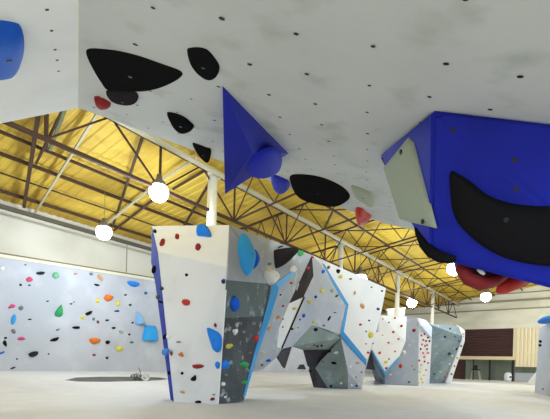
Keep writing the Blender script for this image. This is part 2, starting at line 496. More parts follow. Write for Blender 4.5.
for ds in (-.45, .45):
    for o in (.6, 1.15): bar('leg', bws(s+ds, .0)+U*o, bws(s+ds*.6, zs)+U*o, .05, palesteel, st_, 6)
s, _ = sz(508, 378)
lathe_c = bws(s, .02)+U*.25
pc = empty('bucket', lathe_c, 'round white bucket with a dark spot near the right counter post', 'bucket')
lathe('bucket_body', lathe_c, [(.25, 0), (.36, .1), (.40, .45), (.34, .75), (.2, .85)], mat('white_plastic', (236, 236, 232), .4), pc)
lathe('bucket_label', lathe_c+V(0, -.40, .35), [(.09, 0), (.12, .08), (.09, .16)], dark_in, pc)
a = onfloor(526, 384); b = onfloor(537, 385)
tag(slab('foam_wedge', [a, b, P(536.5, 371.5, b.y)], .6, mat('wedge_white', (240, 238, 234), .7)), 'small white foam wedge by the right edge beneath the cream shutter', 'wedge')

# ------------------------------------------------------------------ left climbing wall
lwm = worn('left_panel_grey', (186, 187, 193), (170, 173, 179), .35, .4, .75, rough=.75, fine=(198, 199, 203), fscale=1.1, flo=.5, fhi=.8)
cwl = empty('climbing_wall', lw(0, 0)+Wv*.3, 'long pale grey climbing wall with scattered coloured holds below the cream wall', 'climbing wall')
LP0 = LW0+Wv*.35
def lwp(x, y): return onplane(x, y, LP0, Wv)
zt = lwp(60, 263.8).z
pts = [LP0+U*-14+V(0, 0, .2), LP0+U*(t_back-.4)+V(0, 0, .2), LP0+U*(t_back-.4)+V(0, 0, zt), LP0+U*-14+V(0, 0, zt)]
# the top edge drops slightly along the wall, as in the photograph
pA = lwp(0, 257.5); pB = lwp(150, 280.5)
sl = (pB.z-pA.z)/((pB-pA).dot(U))
def ztop(p): return pA.z+(p-pA).dot(U)*sl
pts[2].z = max(2.5, ztop(pts[2])); pts[3].z = ztop(pts[3])
slab('panel', pts, .3, lwm, cwl, 'left', back=-Wv)
cap = [pts[3]+V(0, 0, .0), pts[2], pts[2]+V(0, 0, .14), pts[3]+V(0, 0, .14)]
slab('top_ledge', [p+Wv*.06 for p in cap], .4, mat('ledge_cream', (222, 214, 188), .7), cwl, back=-Wv)

jm = mat('joint_brown', (150, 140, 118), .7)
j0, j1 = onplane(127, 247, LW0, Wv), onplane(127, 276.5, LW0, Wv)
struct(bar('trim_1', V(j0.x, j0.y, j1.z)+Wv*.0, V(j0.x, j0.y, ZE-.1), .03, jm, n=4))
qa, qb = pts[3]+V(0, 0, .17)+Wv*.07, pts[2]+V(0, 0, .17)+Wv*.07
bar('ledge_edge', qa, qb, .035, mat('ledge_brown', (128, 112, 84), .7), cwl, 4)

# ------------------------------------------------------------------ lamps
lens_m = glow('lamp_glare', (255, 250, 236), 14)
cap_m = mat('lamp_housing', (120, 116, 104), .4, .4)
lamps = [((159, 187), 6.6, .31, 'brightest round bay lamp, left of the nearest white column'), ((104, 228), 6.2, .30, 'round bay lamp shining over the left climbing wall'),
         ((454, 265), 6.6, .36, 'bay lamp beside the red hold under the blue volume'), ((486, 294), 6.6, .36, 'bay lamp just beneath the red hold at right'),
         ((412, 300), 6.6, .40, 'bay lamp close to the slim farthest column'), ((360, 276), 6.5, .42, 'bay lamp above the white right end of the long boulder')]
def lamp(c, label, rr, energy):
    o = empty('bay_lamp', c, label, 'lamp', 'round bay lamps under the roof')
    k = rr/.27
    lathe('housing', c, [(.20*k, 0), (.22*k, .03*k), (.18*k, .13*k), (.09*k, .2*k), (.07*k, .34*k)], cap_m, o)
    g = [(max(.01, rr*math.sin(a)), -rr*.55-rr*math.cos(a)) for a in [math.pi*i/12 for i in range(0, 11)]]
    lathe('glare_globe', c, g, lens_m, o)  # globe enlarged to imitate the glare round the lamp
    zt_ = ZR+.1
    bar('cord', c+V(0, 0, .33*k), V(c.x, c.y, max(c.z+.6, zt_-.4 if (V(c.x, c.y, 0)-V(G0.x, G0.y, 0)).dot(Wv) < 0 else zt_)), .012, cap_m, o, 6)
    l = bpy.data.lights.new('lamp_light', 'POINT'); l.energy = energy; l.color = (.72, .86, 1); l.shadow_soft_size = .25
    lo = bpy.data.objects.new('lamp_light', l); lo.location = V(0, 0, -rr*1.6-.3); COL.objects.link(lo); lo.parent = o
    return o
for (px, z, rr, lab) in lamps:
    lamp(P(*px, depth_at_z(*px, z)), lab, rr, 420)
# unseen lamps added along the hall, the last two to brighten the back wall
for i, (x, y) in enumerate(((3.5, 9), (7, 4.5), (-4, 3.2), (2, -4), (11, 14), (26, 32), (20.5, 25.5))):
    lamp(V(x, y, 6.9), 'round bay lamp hanging above the top frame edge', .3, 420)

# =================================================================== overhanging wall over the camera
D1 = ray(365, 267); D2 = V(ct+.21*st, 0, -(.21*ct-st))
NO = D1.cross(D2).normalized()
O0 = P(220, 160, 7.1)
def ov(x, y): return onplane(x, y, O0, NO)
NOut = NO if NO.dot(O0-EYE) < 0 else -NO          # faces the camera
ov_m = worn('overhang_paint', (204, 205, 203), (190, 193, 190), .9, .45, .8, rough=.75, fine=(176, 182, 174), fscale=2.2, flo=.56, fhi=.72, amount=.8)
ov_l = worn('overhang_paint_left', (238, 238, 236), (224, 225, 223), .9, .5, .8, rough=.75)
nut_m = mat('dark_nut_hole', (44, 42, 40), .7)
ovh = empty('overhang_wall', ov(220, 160), 'huge pale grey overhanging climbing wall leaning over the camera', 'climbing wall')
edge = [(79.5, -220), (79, 0), (78.3, 108), (110, 119), (150, 134), (190, 149), (220, 161), (260, 177), (300, 193), (340, 207), (380, 222), (413, 230), (470, 249), (560, 246), (740, 232), (740, -220)]
main = [ov(*p) for p in edge]
vsl, fsl, trl = slab_geo(main, .22)
SURF['over'] = [(main[a], main[b], main[c]) for a, b, c in trl]
midx = [0]*len(fsl)
# threaded holes in rows
h0 = ov(370, 47); hr = ov(446, 62)-h0; hr2 = (h0-ov(298.7, 34.9)); hr = (hr+hr2)/2
hc = ov(368.5, 134)-h0; hc = hc/3
def inpoly(x, y, poly):
    c = False; j = len(poly)-1
    for i in range(len(poly)):
        if (poly[i][1] > y) != (poly[j][1] > y) and x < (poly[j][0]-poly[i][0])*(y-poly[i][1])/(poly[j][1]-poly[i][1])+poly[i][0]: c = not c
        j = i
    return c
allv = list(vsl); allf = list(fsl)
for i in range(-9, 6):
    for j in range(-3, 13):
        p = h0+hr*i+hc*j+hr*random.uniform(-.05, .05)+hc*random.uniform(-.07, .07)
        if p.y < 1.2: continue
        x, y = to_px(p)
        if y < -20 or x > 600: continue
        if not inpoly(x, y, edge) or not inpoly(x-3, y+3, edge): continue
        rr = .0185*random.uniform(.8, 1.2); e1 = hr.normalized(); e2 = NOut.cross(e1)
        b = len(allv)
        for s in range(8): allv.append(p+NOut*.003+e1*rr*math.cos(s*math.pi/4)+e2*rr*math.sin(s*math.pi/4))
        allf.append(tuple(range(b, b+8))); midx.append(1)
mesh('main_panel', allv, allf, [ov_m, nut_m], ovh, midx=midx)
s1, s2, s3 = ov(79.5, -220), ov(78.3, 108), P(0, 123.5, 5.2)
NF = (s2-s1).cross(s3-s1).normalized()
lf = [s1, s2, onplane(0, 123.5, s3, NF), onplane(-150, 148, s3, NF), onplane(-150, -220, s3, NF)]
slab('side_panel', lf, .2, ov_l, ovh, 'overleft')
for x, y in ((47, 9.5), (51.5, 30.5), (55, 49.5), (57, 60), (58.5, 71)):
    p = onplane(x, y, s3, NF); n = NF if NF.dot(ray(x, y)) < 0 else -NF
    bolt(ovh, p, n, .013).name = 'nut_hole'

# ------------------------------------------------------------------ near boulder and the long arch behind it
white_b = worn('boulder_white', (232, 231, 230), (222, 220, 218), .7, .4, .8, rough=.75)
white_shaded = worn('boulder_white_shaded', (222, 219, 214), (210, 207, 203), .8, .4, .8, rough=.75, fine=(198, 195, 192), fscale=1.6, flo=.6, fhi=.85)  # boulder white darkened for the shade on the leaning lower face, plus scuffs
blue_b = mat('blue_paint', (28, 52, 158), .8)
stripe = mat('sky_stripe', (72, 158, 214), .5)
grey_b = worn('boulder_grey', (166, 171, 178), (152, 158, 165), 1.2, .4, .75, rough=.75, fine=(192, 195, 198), fscale=3, flo=.55, fhi=.75)
grey_l = worn('boulder_pale', (178, 182, 192), (166, 171, 181), 1.0, .4, .75, rough=.75, fine=(198, 200, 205), fscale=2.5, flo=.55, fhi=.8)
slate = worn('boulder_slate', (74, 73, 76), (98, 106, 104), .8, .42, .7, rough=.8, fine=(186, 190, 188), fscale=5, flo=.58, fhi=.70, amount=.8)
slate2 = worn('boulder_green_slate', (98, 108, 106), (112, 122, 119), 1.0, .4, .7, rough=.8, fine=(190, 195, 193), fscale=4, flo=.57, fhi=.74, amount=.75)
greenish = worn('boulder_sage', (132, 144, 142), (118, 131, 129), .8, .4, .7, rough=.8, fine=(158, 166, 164), fscale=3, flo=.58, fhi=.78)
dark_b = worn('boulder_charcoal', (64, 60, 66), (78, 74, 80), .8, .4, .7, rough=.75)
black_b = worn('boulder_black', (46, 40, 43), (56, 49, 52), 1, .4, .7, rough=.7)
pA_, pB_ = P(152, 226, 9.6), P(229, 225, 9.3)
pC, pD = P(158, 252, 9.05), P(226.5, 267, 8.75)
pE, pF = onfloor(174, 402), onfloor(218, 404)
pG = onfloor(243, 402.5)
pH0 = P(226, 280, 8.85); pH = P(271, 284, 10.9)
nb = empty('climbing_boulder', V(pE.x, pE.y, 0), 'tall white faceted boulder nearest the camera with a blue left edge', 'climbing boulder')
slab('upper_face', [pA_, pB_, pD, pC], .1, white_b, nb, 'front')
slab('lower_face', [pC, pD, pF, pE], .1, white_shaded, nb, 'front')
bl = [P(151.7, 231, 10.9), P(151, 262, 10.9), P(155.5, 285, 11.0)]
bl.append(onfloor(170.5, 399.5))
slab('blue_side_face', [pA_, pC, pE, bl[3], bl[2], bl[1], bl[0]], .08, blue_b, nb, 'bside', back=V(1, .2, 0).normalized())
# right side: pale grey above, slate below
pI = P(257, 356, 10.75); pS1 = P(268, 310, 10.9)
slab('side_face_upper', [pB_, pH, pH0], .1, grey_b, nb, 'side')
slab('side_face_middle', [pH0, pH, P(266.5, 316, 10.85), P(224.5, 318, 9.1)], .1, slate2, nb, 'side')
slab('side_face_lower', [P(224.5, 318, 9.1), P(266.5, 316, 10.85), pI, pG, pF], .1, slate, nb, 'side')
slab('front_corner_trim', [P(225.4, 290, 8.86), P(226.6, 290, 8.86), P(218.8, 403.5, pF.y-.02), P(217.6, 403.7, pF.y-.02)], .02, white_b, nb)
bk = P(271, 240, 13.2); 
slab('back_face', [bl[0], V(bl[3].x, bl[3].y+.2, 0), V(pG.x-.28, pG.y+.9, 0), V(bk.x, bk.y, 4.3)], .1, grey_b, nb)
slab('top_face', [pA_-V(0, 0, .06), pB_-V(0, 0, .06), V(bk.x, bk.y, 4.3), bl[0]-V(0, 0, .06)], .1, grey_b, nb, back=V(0, 0, -1))

# long arch boulder
T1 = P(312, 255, 13.5); T3 = P(386, 288, 17.5)
q = {'a': P(289, 303.5, 12.4), 'b': P(303.5, 297, 13.0), 'c': P(313.5, 276, 13.6), 'd': P(279, 328, 12.1), 'e': P(277, 347, 12.1), 'f': P(282, 349, 12.4),
     'ap': P(312, 325, 14), 'k': P(341, 334, 16), 'kk': P(347.5, 306, 15.8), 'm': P(321.5, 265, 14), 'r': P(366, 364, 17), 'w': P(292, 346.5, 13.2)}
ab = empty('climbing_boulder', V(T1.x, T1.y, 0), 'long grey and white arch boulder receding behind the near white one', 'climbing boulder')
NRt = (T3-T1).cross(q['k']-T1).normalized()
for key_, xy in (('m', (321.5, 265)), ('kk', (347.5, 306)), ('r', (366, 364))): q[key_] = onplane(*xy, T1, NRt)
e1_, e2_ = onplane(381, 314, T1, NRt), onplane(371, 349, T1, NRt)
slab('left_face', [pB_+V(.02, .02, 0), T1, q['a'], q['d'], q['e'], q['f'], P(277, 357, 12.2), P(263, 369, 11.6), P(253, 371.5, 11.1), P(258, 352, 10.9), pH], .12, grey_b, ab, 'arch')
slab('black_strip', [T1, q['c'], q['b'], q['a']], .12, black_b, ab, 'arch')
slab('white_strip', [q['b'], q['f'], q['e'], q['d'], q['a']], .12, white_b, ab, 'arch')
slab('middle_face', [T1, q['m'], q['kk'], q['k'], q['ap'], q['w'], q['f'], q['b'], q['c']], .12, grey_l, ab, 'arch')
slab('right_face', [T1, T3, e1_, e2_, q['r'], q['k'], q['kk'], q['m']], .12, white_b, ab, 'arch')
x1, x2 = P(332, 349.5, 17.3), P(303, 350, 16.8)
slab('cave_roof', [q['ap'], P(341, 338, 16.2), x1, x2, q['w']], .12, greenish, ab, 'cave')
f1, f2, f3 = onfloor(328, 388.5), onfloor(313.5, 387.2), onfloor(348, 389)
f4 = onfloor(362, 389)
slab('cave_pillar_dark', [x2, x1, P(321, 360, 17.5), P(315, 368, 17.6), f1, f2], .12, dark_b, ab, 'cave')
slab('cave_pillar_sage', [x1, P(341, 338, 16.2), P(348, 372, 16.9), f3, f1, P(315, 368, 17.6), P(321, 360, 17.5)], .12, greenish, ab, 'cave')
slab('cave_pillar_pale', [q['k'], q['r'], f4, f3, P(348, 372, 16.9), P(341, 338, 16.2)], .12, grey_l, ab, 'cave')
slab('dark_fin', [P(277, 355.5, 12.3), P(292, 346.5, 13.2), P(285, 368.5, 13.6)], .1, dark_b, ab)
slab('dark_foot', [P(297, 369, 20), P(300, 364.5, 20), P(304, 364.5, 20), P(306, 369.5, 20)], .2, dark_b, ab)
# stripes standing a finger's breadth proud
def strip(name, pts, surf, m, parent, lift=.03):
    out = []
    for x, y in pts:
        p, n, d = cast(x, y, surf); out.append(p+(EYE-p).normalized()*lift)
    return slab(name, out, .03, m, parent)
strip('sky_blue_stripe', [(275.5, 283.3), (293.5, 270), (295.5, 274), (279, 288.5)], 'arch', stripe, ab, .05)
pp = [(276, 283), (279, 288.5), (270.3, 318), (257, 356), (245.6, 396), (243.4, 397), (254.6, 352), (264.2, 317), (273, 285)]
dd = [10.85, 10.95, 10.8, 10.7, pG.y, pG.y-.05, 10.6, 10.7, 10.75]
slab('sky_blue_edge', [P(x, y, d-.03) for (x, y), d in zip(pp, dd)], .02, stripe, ab, 'stripe')
strip('sky_blue_stripe', [(322.5, 263.5), (324.5, 264.5), (348.6, 304.5), (346.5, 307.5)], 'arch', stripe, ab)
strip('sky_blue_stripe', [(348.6, 304.5), (343.5, 334), (340.5, 332), (346.3, 305.5)], 'arch', stripe, ab)
strip('sky_blue_stripe', [(341.5, 329), (366.5, 359.5), (366, 366), (340.5, 335)], 'arch', mat('stripe_mid', (50, 140, 205), .5), ab)
slab('black_seam', [P(304.2, 296.5, 12.95), P(305, 297.5, 12.95), P(282.4, 349, 12.35), P(281, 348, 12.33)], .05, black_b, ab)
slab('painted_mark', [P(296.3, 289.5, 12.7), P(298.6, 283.5, 12.8), P(299.3, 284, 12.8), P(297.1, 290, 12.7)], .02, white_b, ab)
# back of the arch, high enough to leave the cave open
slab('back_face', [V(pG.x+.3, pG.y+1.3, 2.9), V(bk.x, bk.y, 4.3), P(380, 288, 19), V(P(380, 288, 19).x, 19, 2.7)], .12, grey_b, ab)
tb = [pB_, T1, q['m'], T3, P(380, 288, 19), V(bk.x, bk.y, 4.3)]
slab('top_face', [p+V(.05, .3, -.06) if k < 4 else p-V(0, 0, .06) for k, p in enumerate(tb)], .1, grey_b, ab, back=V(0, 0, -1))

# ------------------------------------------------------------------ far boulder
shield_m = worn('shield_white', (233, 231, 230), (224, 221, 219), 1, .4, .8)
speck_m = worn('speckled_white', (228, 224, 222), (206, 204, 208), 2, .45, .75, fine=(216, 190, 186), fscale=6, flo=.6, fhi=.75, amount=.6)
fgreen = worn('far_sage', (142, 156, 160), (118, 134, 136), .7, .4, .7, fine=(176, 184, 186), fscale=3, flo=.55, fhi=.8)
fb = empty('climbing_boulder', V(*onfloor(400, 385)[:2], 0), 'farther pale grey boulder with white shield face before the shutter', 'climbing boulder')
g1, g2 = onfloor(383, 384.3), onfloor(418, 386)
g0_ = onfloor(375, 380)
gt1, gt2 = P(381, 315, g1.y), P(408, 316.5, 22.6)
gt3 = P(419, 318.3, 22.2)
slab('grey_face', [gt1, gt2, gt3, g2, g1], .12, grey_l, fb, 'far')
slab('left_foot_face', [P(371, 350, 22.6), P(384, 374, 21.4), g1, g0_, P(369.5, 362, 23)], .12, worn('far_foot', (112, 128, 146), (60, 66, 80), 1.5, .4, .6), fb)
sp = [P(379, 315.3, 21.9), P(406.7, 316.6, 21.9), P(405.7, 341, 21.6), P(399, 357.5, 21.4), P(385, 373.5, 21.3), P(371.5, 350, 21.8)]
slab('shield_face', sp, .12, shield_m, fb, 'shield')
slab('shield_edge', [P(371, 350, 21.75), P(372.5, 350, 21.7), P(385, 372, 21.25), P(398.5, 357, 21.35), P(400, 357.5, 21.35), P(385, 375.6, 21.25)], .14, stripe, fb)
slab('speckled_face', [gt3, P(422, 326, 22.0), P(431.7, 338, 22.4), onfloor(429.5, 383.3), g2], .12, speck_m, fb, 'speck')
slab('top_bevel', [P(408, 316.4, 22.7), P(426, 320, 23.2), P(432, 327, 22.9), P(431.7, 338, 22.4), P(422, 326, 22.0), gt3], .12, grey_l, fb)
fg = [P(431.3, 325, 22.9), P(460, 327.5, 24.5), P(464, 337, 24.4), onfloor(446, 382.6), onfloor(429.5, 383.3)]
slab('sage_face', fg, .12, fgreen, fb, 'sage')
rimb = onfloor(451, 382.8)
slab('white_rim', [P(459.5, 327, 24.4), P(465, 330.5, 24.9), P(464.8, 341, 24.8), rimb, onfloor(445.5, 382.9), P(463, 338, 24.3)], .3, shield_m, fb, 'rim')
slab('back_face', [P(388, 317, 33), P(457, 328.3, 33), V(P(446, 383, 33).x, 33, 0), V(P(392, 383, 33).x, 33, 0)], .12, grey_l, fb)
slab('gap_shade_face', [P(366.5, 369, 22.5), P(371.5, 350, 22.5), P(375, 370, 22.5)], .15, dark_b, fb)  # dark sheet for the shade in the gap beside the arch boulder
uw = empty('climbing_wall', V(P(396, 383, 36).x, 36, 0), 'small white wall top showing just above the far boulder', 'climbing wall')
slab('panel', [P(387, 309, 36), P(405.5, 307.6, 36), P(404.5, 317, 36), V(P(404, 380, 36).x, 36, 0), V(P(389, 380, 36).x, 36, 0), P(388, 317, 36)], .4, mat('wall_top_cream', (206, 200, 180), .8), uw)
slab('top_trim', [P(386.7, 308.8, 35.95), P(405.8, 307.2, 35.95), P(405.7, 308.8, 35.95), P(386.8, 310.2, 35.95)], .5, white_b, uw)

# right edge boulder
v1, v2 = onfloor(534.5, 393), onfloor(552, 397.5)
rb = empty('climbing_boulder', v1.copy(), 'pale blue grey boulder cut by the right edge of the frame', 'climbing boulder')
rp = [P(540, 327.5, 18.6), P(552, 320.5, 16), P(600, 296, 12), onfloor(612, 420), v2, v1]
slab('main_face', rp, .15, worn('right_boulder', (186, 190, 202), (172, 177, 190), .8, .4, .75), rb, 'rightb')
slab('edge_face', [P(540, 327.5, 18.6), P(538.9, 328, 20.5), P(535.4, 391.6, 20.2), v1], .1, grey_l, rb)

# ------------------------------------------------------------------ dark sheet painted as the shaded gap in the flooring and the heap on it
gp = [(65, 380.2), (76, 377.6), (100, 376.8), (140, 376.8), (160, 377.6), (168.5, 379), (160, 380.2), (140, 381.2), (110, 381.8), (78, 381.6)]
gv = [onfloor(*p)+V(0, 0, .004) for p in gp]
tag(slab('floor_gap_shade', gv, .004, worn('gap_shade_grey', (98, 96, 95), (120, 118, 116), 1, .4, .7), back=V(0, 0, -1)), 'long dark narrow hatch in the pale floor before the left wall', 'floor hatch')
hp = onfloor(140, 380.0)
hv = []; hf = []
heap = empty('chain_heap', hp, 'crumpled grey chain heap lying at the right end of the dark hatch', 'chain')
for i in range(10):
    a = random.uniform(0, 6.28); rr_ = random.uniform(.05, .42)
    c0 = hp+V(rr_*math.cos(a)*1.1, rr_*math.sin(a)*.5, .06+random.uniform(0, .25)*(1-rr_))
    pts = []
    ax = V(random.uniform(-1, 1), random.uniform(-1, 1), random.uniform(-.4, .4)).normalized(); bx_ = ax.cross(V(0, 0, 1)).normalized()
    pts = [c0+ax*.16*math.cos(k*.7)+(bx_*.4+V(0, 0, .6)).normalized()*.07*math.sin(k*.7) for k in range(10)]
    sweep('chain_link', pts, [.03]*10, mat('chain_a', (214, 212, 208), .5, .3) if i % 2 else mat('chain_b', (140, 138, 134), .5, .3), heap, 6)
post = P(138, 371, hp.y+.3)
sweep('loose_end', [hp+V(-.02, .05, .1), hp+V(-.03, .1, .35), hp+V(-.1, .1, .5)], [.03, .03, .025], mat('chain_b', (140, 138, 134)), heap, 6)

# =================================================================== big holds on the overhang
hold_poly('overleft', [(-30, 26), (-12, 20), (0, 20), (15, 22.5), (20.5, 26), (22.5, 34), (21, 48), (16, 63), (10, 71), (3, 74), (-12, 74), (-28, 60)], 'blue', .10, 'large blue rounded hold cut by the left frame edge on overhang', flat=1.8, key='the large blue hold')
hold_poly('over', [(86, 51), (91, 48.3), (105, 49), (120, 51), (140, 56), (160, 63), (177, 69), (182.5, 73), (180, 77.5), (168, 84), (155, 88.5), (143, 90.5), (132, 90.5), (121, 90), (107, 89), (101, 82), (94, 71), (88, 59)], 'black', .045, 'biggest black teardrop hold on the upper left of the overhang', flat=1.7, key='the biggest black hold')
hold_poly('over', [(106, 91), (112, 89.3), (124, 89.5), (134, 91), (138, 94), (138, 99), (133, 102), (124, 102), (113, 99.5), (108, 96)], 'charcoal', .07, 'small charcoal hold tucked under the biggest black teardrop hold', flat=1.4)
hold_poly('over', [(187, 50), (191, 47.5), (200, 47.3), (208, 50), (215, 58), (219.5, 66), (218, 74), (212, 79), (205, 78), (196, 71), (190, 62)], 'black', .04, 'black rounded hold with a visible bolt above the blue triangle volume', flat=1.5)
hold_poly('over', [(167, 112.5), (175, 113), (184, 116.5), (192, 123), (194, 126.5), (190, 131), (182, 133), (175, 129), (170, 121)], 'black', .045, 'black pointed hold near the roof edge, left of the blue triangle', flat=1.5)
hold_poly('over', [(192.5, 143), (198, 144), (206, 147), (211, 149), (210.5, 157), (208, 162), (203, 159), (197, 152)], 'black', .06, 'black triangular hold right on the overhang edge above the white column', flat=1.5)
hold_poly('over', [(271, 176), (275, 174.6), (283.6, 178), (289, 181), (289.4, 187), (285, 192), (279.7, 193), (274.4, 189), (271.8, 183)], 'royal', .08, 'deep blue rounded hold between the blue triangle and long black hold', flat=1.5)
hold_poly('over', [(289.5, 178), (292, 174.7), (300, 174), (315, 175.5), (330, 180), (343, 187), (349.5, 194), (349, 199), (344, 203), (336.7, 206), (328, 206), (313, 203), (301.7, 199), (295, 193), (291.5, 186)], 'black', .07, 'long black oval hold at the overhang edge right of the blue ones', flat=1.7)
hold_poly('over', [(351, 186), (356, 186), (364, 189), (372, 193), (374.5, 200), (372.5, 207), (365, 203.5), (356, 197)], 'olive', .06, 'pale olive hold between the long black hold and blue volume', flat=1.4)
hold_poly('over', [(356, 207.5), (362, 208), (366.7, 212), (371.7, 216), (365, 221), (359, 222), (356.5, 215)], 'red', .2, 'red hold hanging at the overhang edge below the olive one', flat=1.4)
hold_poly('over', [(94.5, 96.4), (100, 97), (109, 101), (111, 104), (105, 106), (98.5, 104.5), (95, 101)], 'darkred', .08, 'small dark red hold beside the charcoal hold on overhang edge', flat=1.4)

# blue triangle volume
tv = empty('climbing_volume', ov(235, 130), 'deep blue triangular volume hanging point down from the overhang edge', 'climbing volume')
vol_m = worn('volume_blue', (30, 40, 160), (26, 34, 138), 1.5, .4, .7, rough=.6)
A_, B_, C_ = ov(222.5, 86), ov(288.5, 153.5), P(225, 194, 5.9)
ap = P(252, 152, 4.62)
bm_v = [A_, B_, C_, ap]; back_ = A_+V(.05, .9, .15)
mesh('volume_body', [A_, B_, C_, ap, ov(255, 160)], [(0, 1, 3), (1, 2, 3), (2, 0, 3), (0, 4, 1), (1, 4, 2), (2, 4, 0)], vol_m, tv)
SURF['tri'] = [(A_, B_, ap), (B_, C_, ap), (C_, A_, ap)]
hold_poly('tri', [(247, 168), (252, 157), (262, 150), (273, 147), (280, 152), (281.5, 160), (279, 168), (271, 174), (260, 176.5), (251, 175)], 'royal', .10, 'deep blue rounded hold on the lower corner of the blue triangle', flat=1.4)

# big blue volume on the right
bv = empty('climbing_volume', P(470, 200, 3.6), 'huge blue faceted volume filling the upper right of the picture', 'climbing volume')
pa, pb, pc_ = ov(379, 154), ov(432.5, 109), ov(680, 138)
pe_, pf_, pg_ = P(430, 257, 3.75), P(680, 322, 3.2), P(413, 226, 4.4)
ph_ = P(463, 262, 3.7)
pa2 = P(386, 166, 5.0)
bmh = bmesh.new()
for p in (pa, pb, pc_, pe_, pf_, pg_, pa2, ph_, ov(480, 190), ov(680, 200), P(480, 262, 4.6), P(680, 290, 4.4)): bmh.verts.new(p)
res = bmesh.ops.convex_hull(bmh, input=bmh.verts)
for v in [v for v in bmh.verts if not v.link_faces]: bmh.verts.remove(v)
bmesh.ops.bevel(bmh, geom=list(bmh.edges), offset=.03, segments=2, affect='EDGES')
bmh.verts.ensure_lookup_table(); bmh.verts.index_update()
vv = [v.co.copy() for v in bmh.verts]; ff = [tuple(v.index for v in f.verts) for f in bmh.faces]
bmh.free()
mesh('volume_body', vv, ff, vol_m, bv)
SURF['bigv'] = []
for f in ff:
    for i in range(1, len(f)-1): SURF['bigv'].append((vv[f[0]], vv[f[i]], vv[f[i+1]]))
for x, y in ((453, 130), (515, 160), (516, 189), (414, 122)):
    p, n, d = cast(x, y, 'bigv'); bolt(bv, p, n, .02)
hold_poly('bigv', [(449.5, 175), (452, 171), (458, 174), (470, 181), (488, 195), (510, 203), (535, 206), (560, 207), (600, 212), (612, 240), (590, 266), (550, 266), (525, 263), (504, 257.5), (484, 247), (470, 236), (458, 223), (452, 208), (450, 190)],
          'black', .10, 'huge matt black dome hold on the blue volume at right', flat=1.6)
hold_poly('bigv', [(384.6, 167), (397, 152), (409.4, 137), (414, 142.5), (420, 165), (428, 197), (436, 228), (418, 224), (401.6, 219.5), (393, 193)], 'olive', .05, 'flat olive green plate screwed on the left of the blue volume', flat=3.2, sub=1, smooth=False, boltit=False, key=None)
plate = HOLDS[-1]['o']
for x, y in ((406, 151), (428, 220.5)):
    p, n, d = cast(x, y, 'bigv'); bolt(plate, p+n*.055, n, .022)
rim = [(417, 221, 4.15), (419.5, 233, 3.95), (424.5, 243.5, 3.82), (431.5, 252, 3.7), (440, 257, 3.64), (449, 259, 3.62), (456, 258.5, 3.6)]
dx_ = sweep('climbing_hold', [P(*p) for p in rim], [.035, .042, .048, .052, .05, .042, .025], hold_mat('black'))
tag(dx_, 'black curved rail hold along the lower left edge of blue volume', 'climbing hold')
rd = empty('climbing_hold', P(485, 275, 4.0), 'red looped hold hanging beneath the blue volume', 'climbing hold')
redm = mat('loop_red', (128, 36, 36), .5)
loop = [(459, 258, 3.9), (462, 269, 3.85), (469, 279, 3.8), (480, 283.5, 3.8), (492, 282, 3.85), (502, 276, 3.9), (510, 268, 4.0)]
sweep('loop', [P(*p) for p in loop], [.05, .062, .066, .066, .06, .055, .05], redm, rd, 14)
sweep('horn', [P(522, 277, 4.1), P(512, 282, 4.05), P(503, 287.5, 4.0), P(497, 292, 4.0)], [.10, .09, .07, .02], mat('horn_red', (190, 52, 44), .45), rd, 14)
sweep('inner_core', [P(463, 262, 4.1), P(474, 271, 4.05), P(488, 274, 4.1), P(502, 270, 4.15), P(512, 268, 4.2)], [.07, .10, .11, .09, .06], mat('loop_core', (74, 30, 32), .6), rd, 12)
tag(sweep('glint_strip', [P(477.5, 269.5, 3.75), P(481, 271.5, 3.74), P(484.5, 274.5, 3.74)], [.012, .022, .012], mat('glint_white', (235, 232, 228), .5), None, 8), 'tiny white strip tied inside the red looped hold', 'tag')  # white strip modelled for the glint on the loop

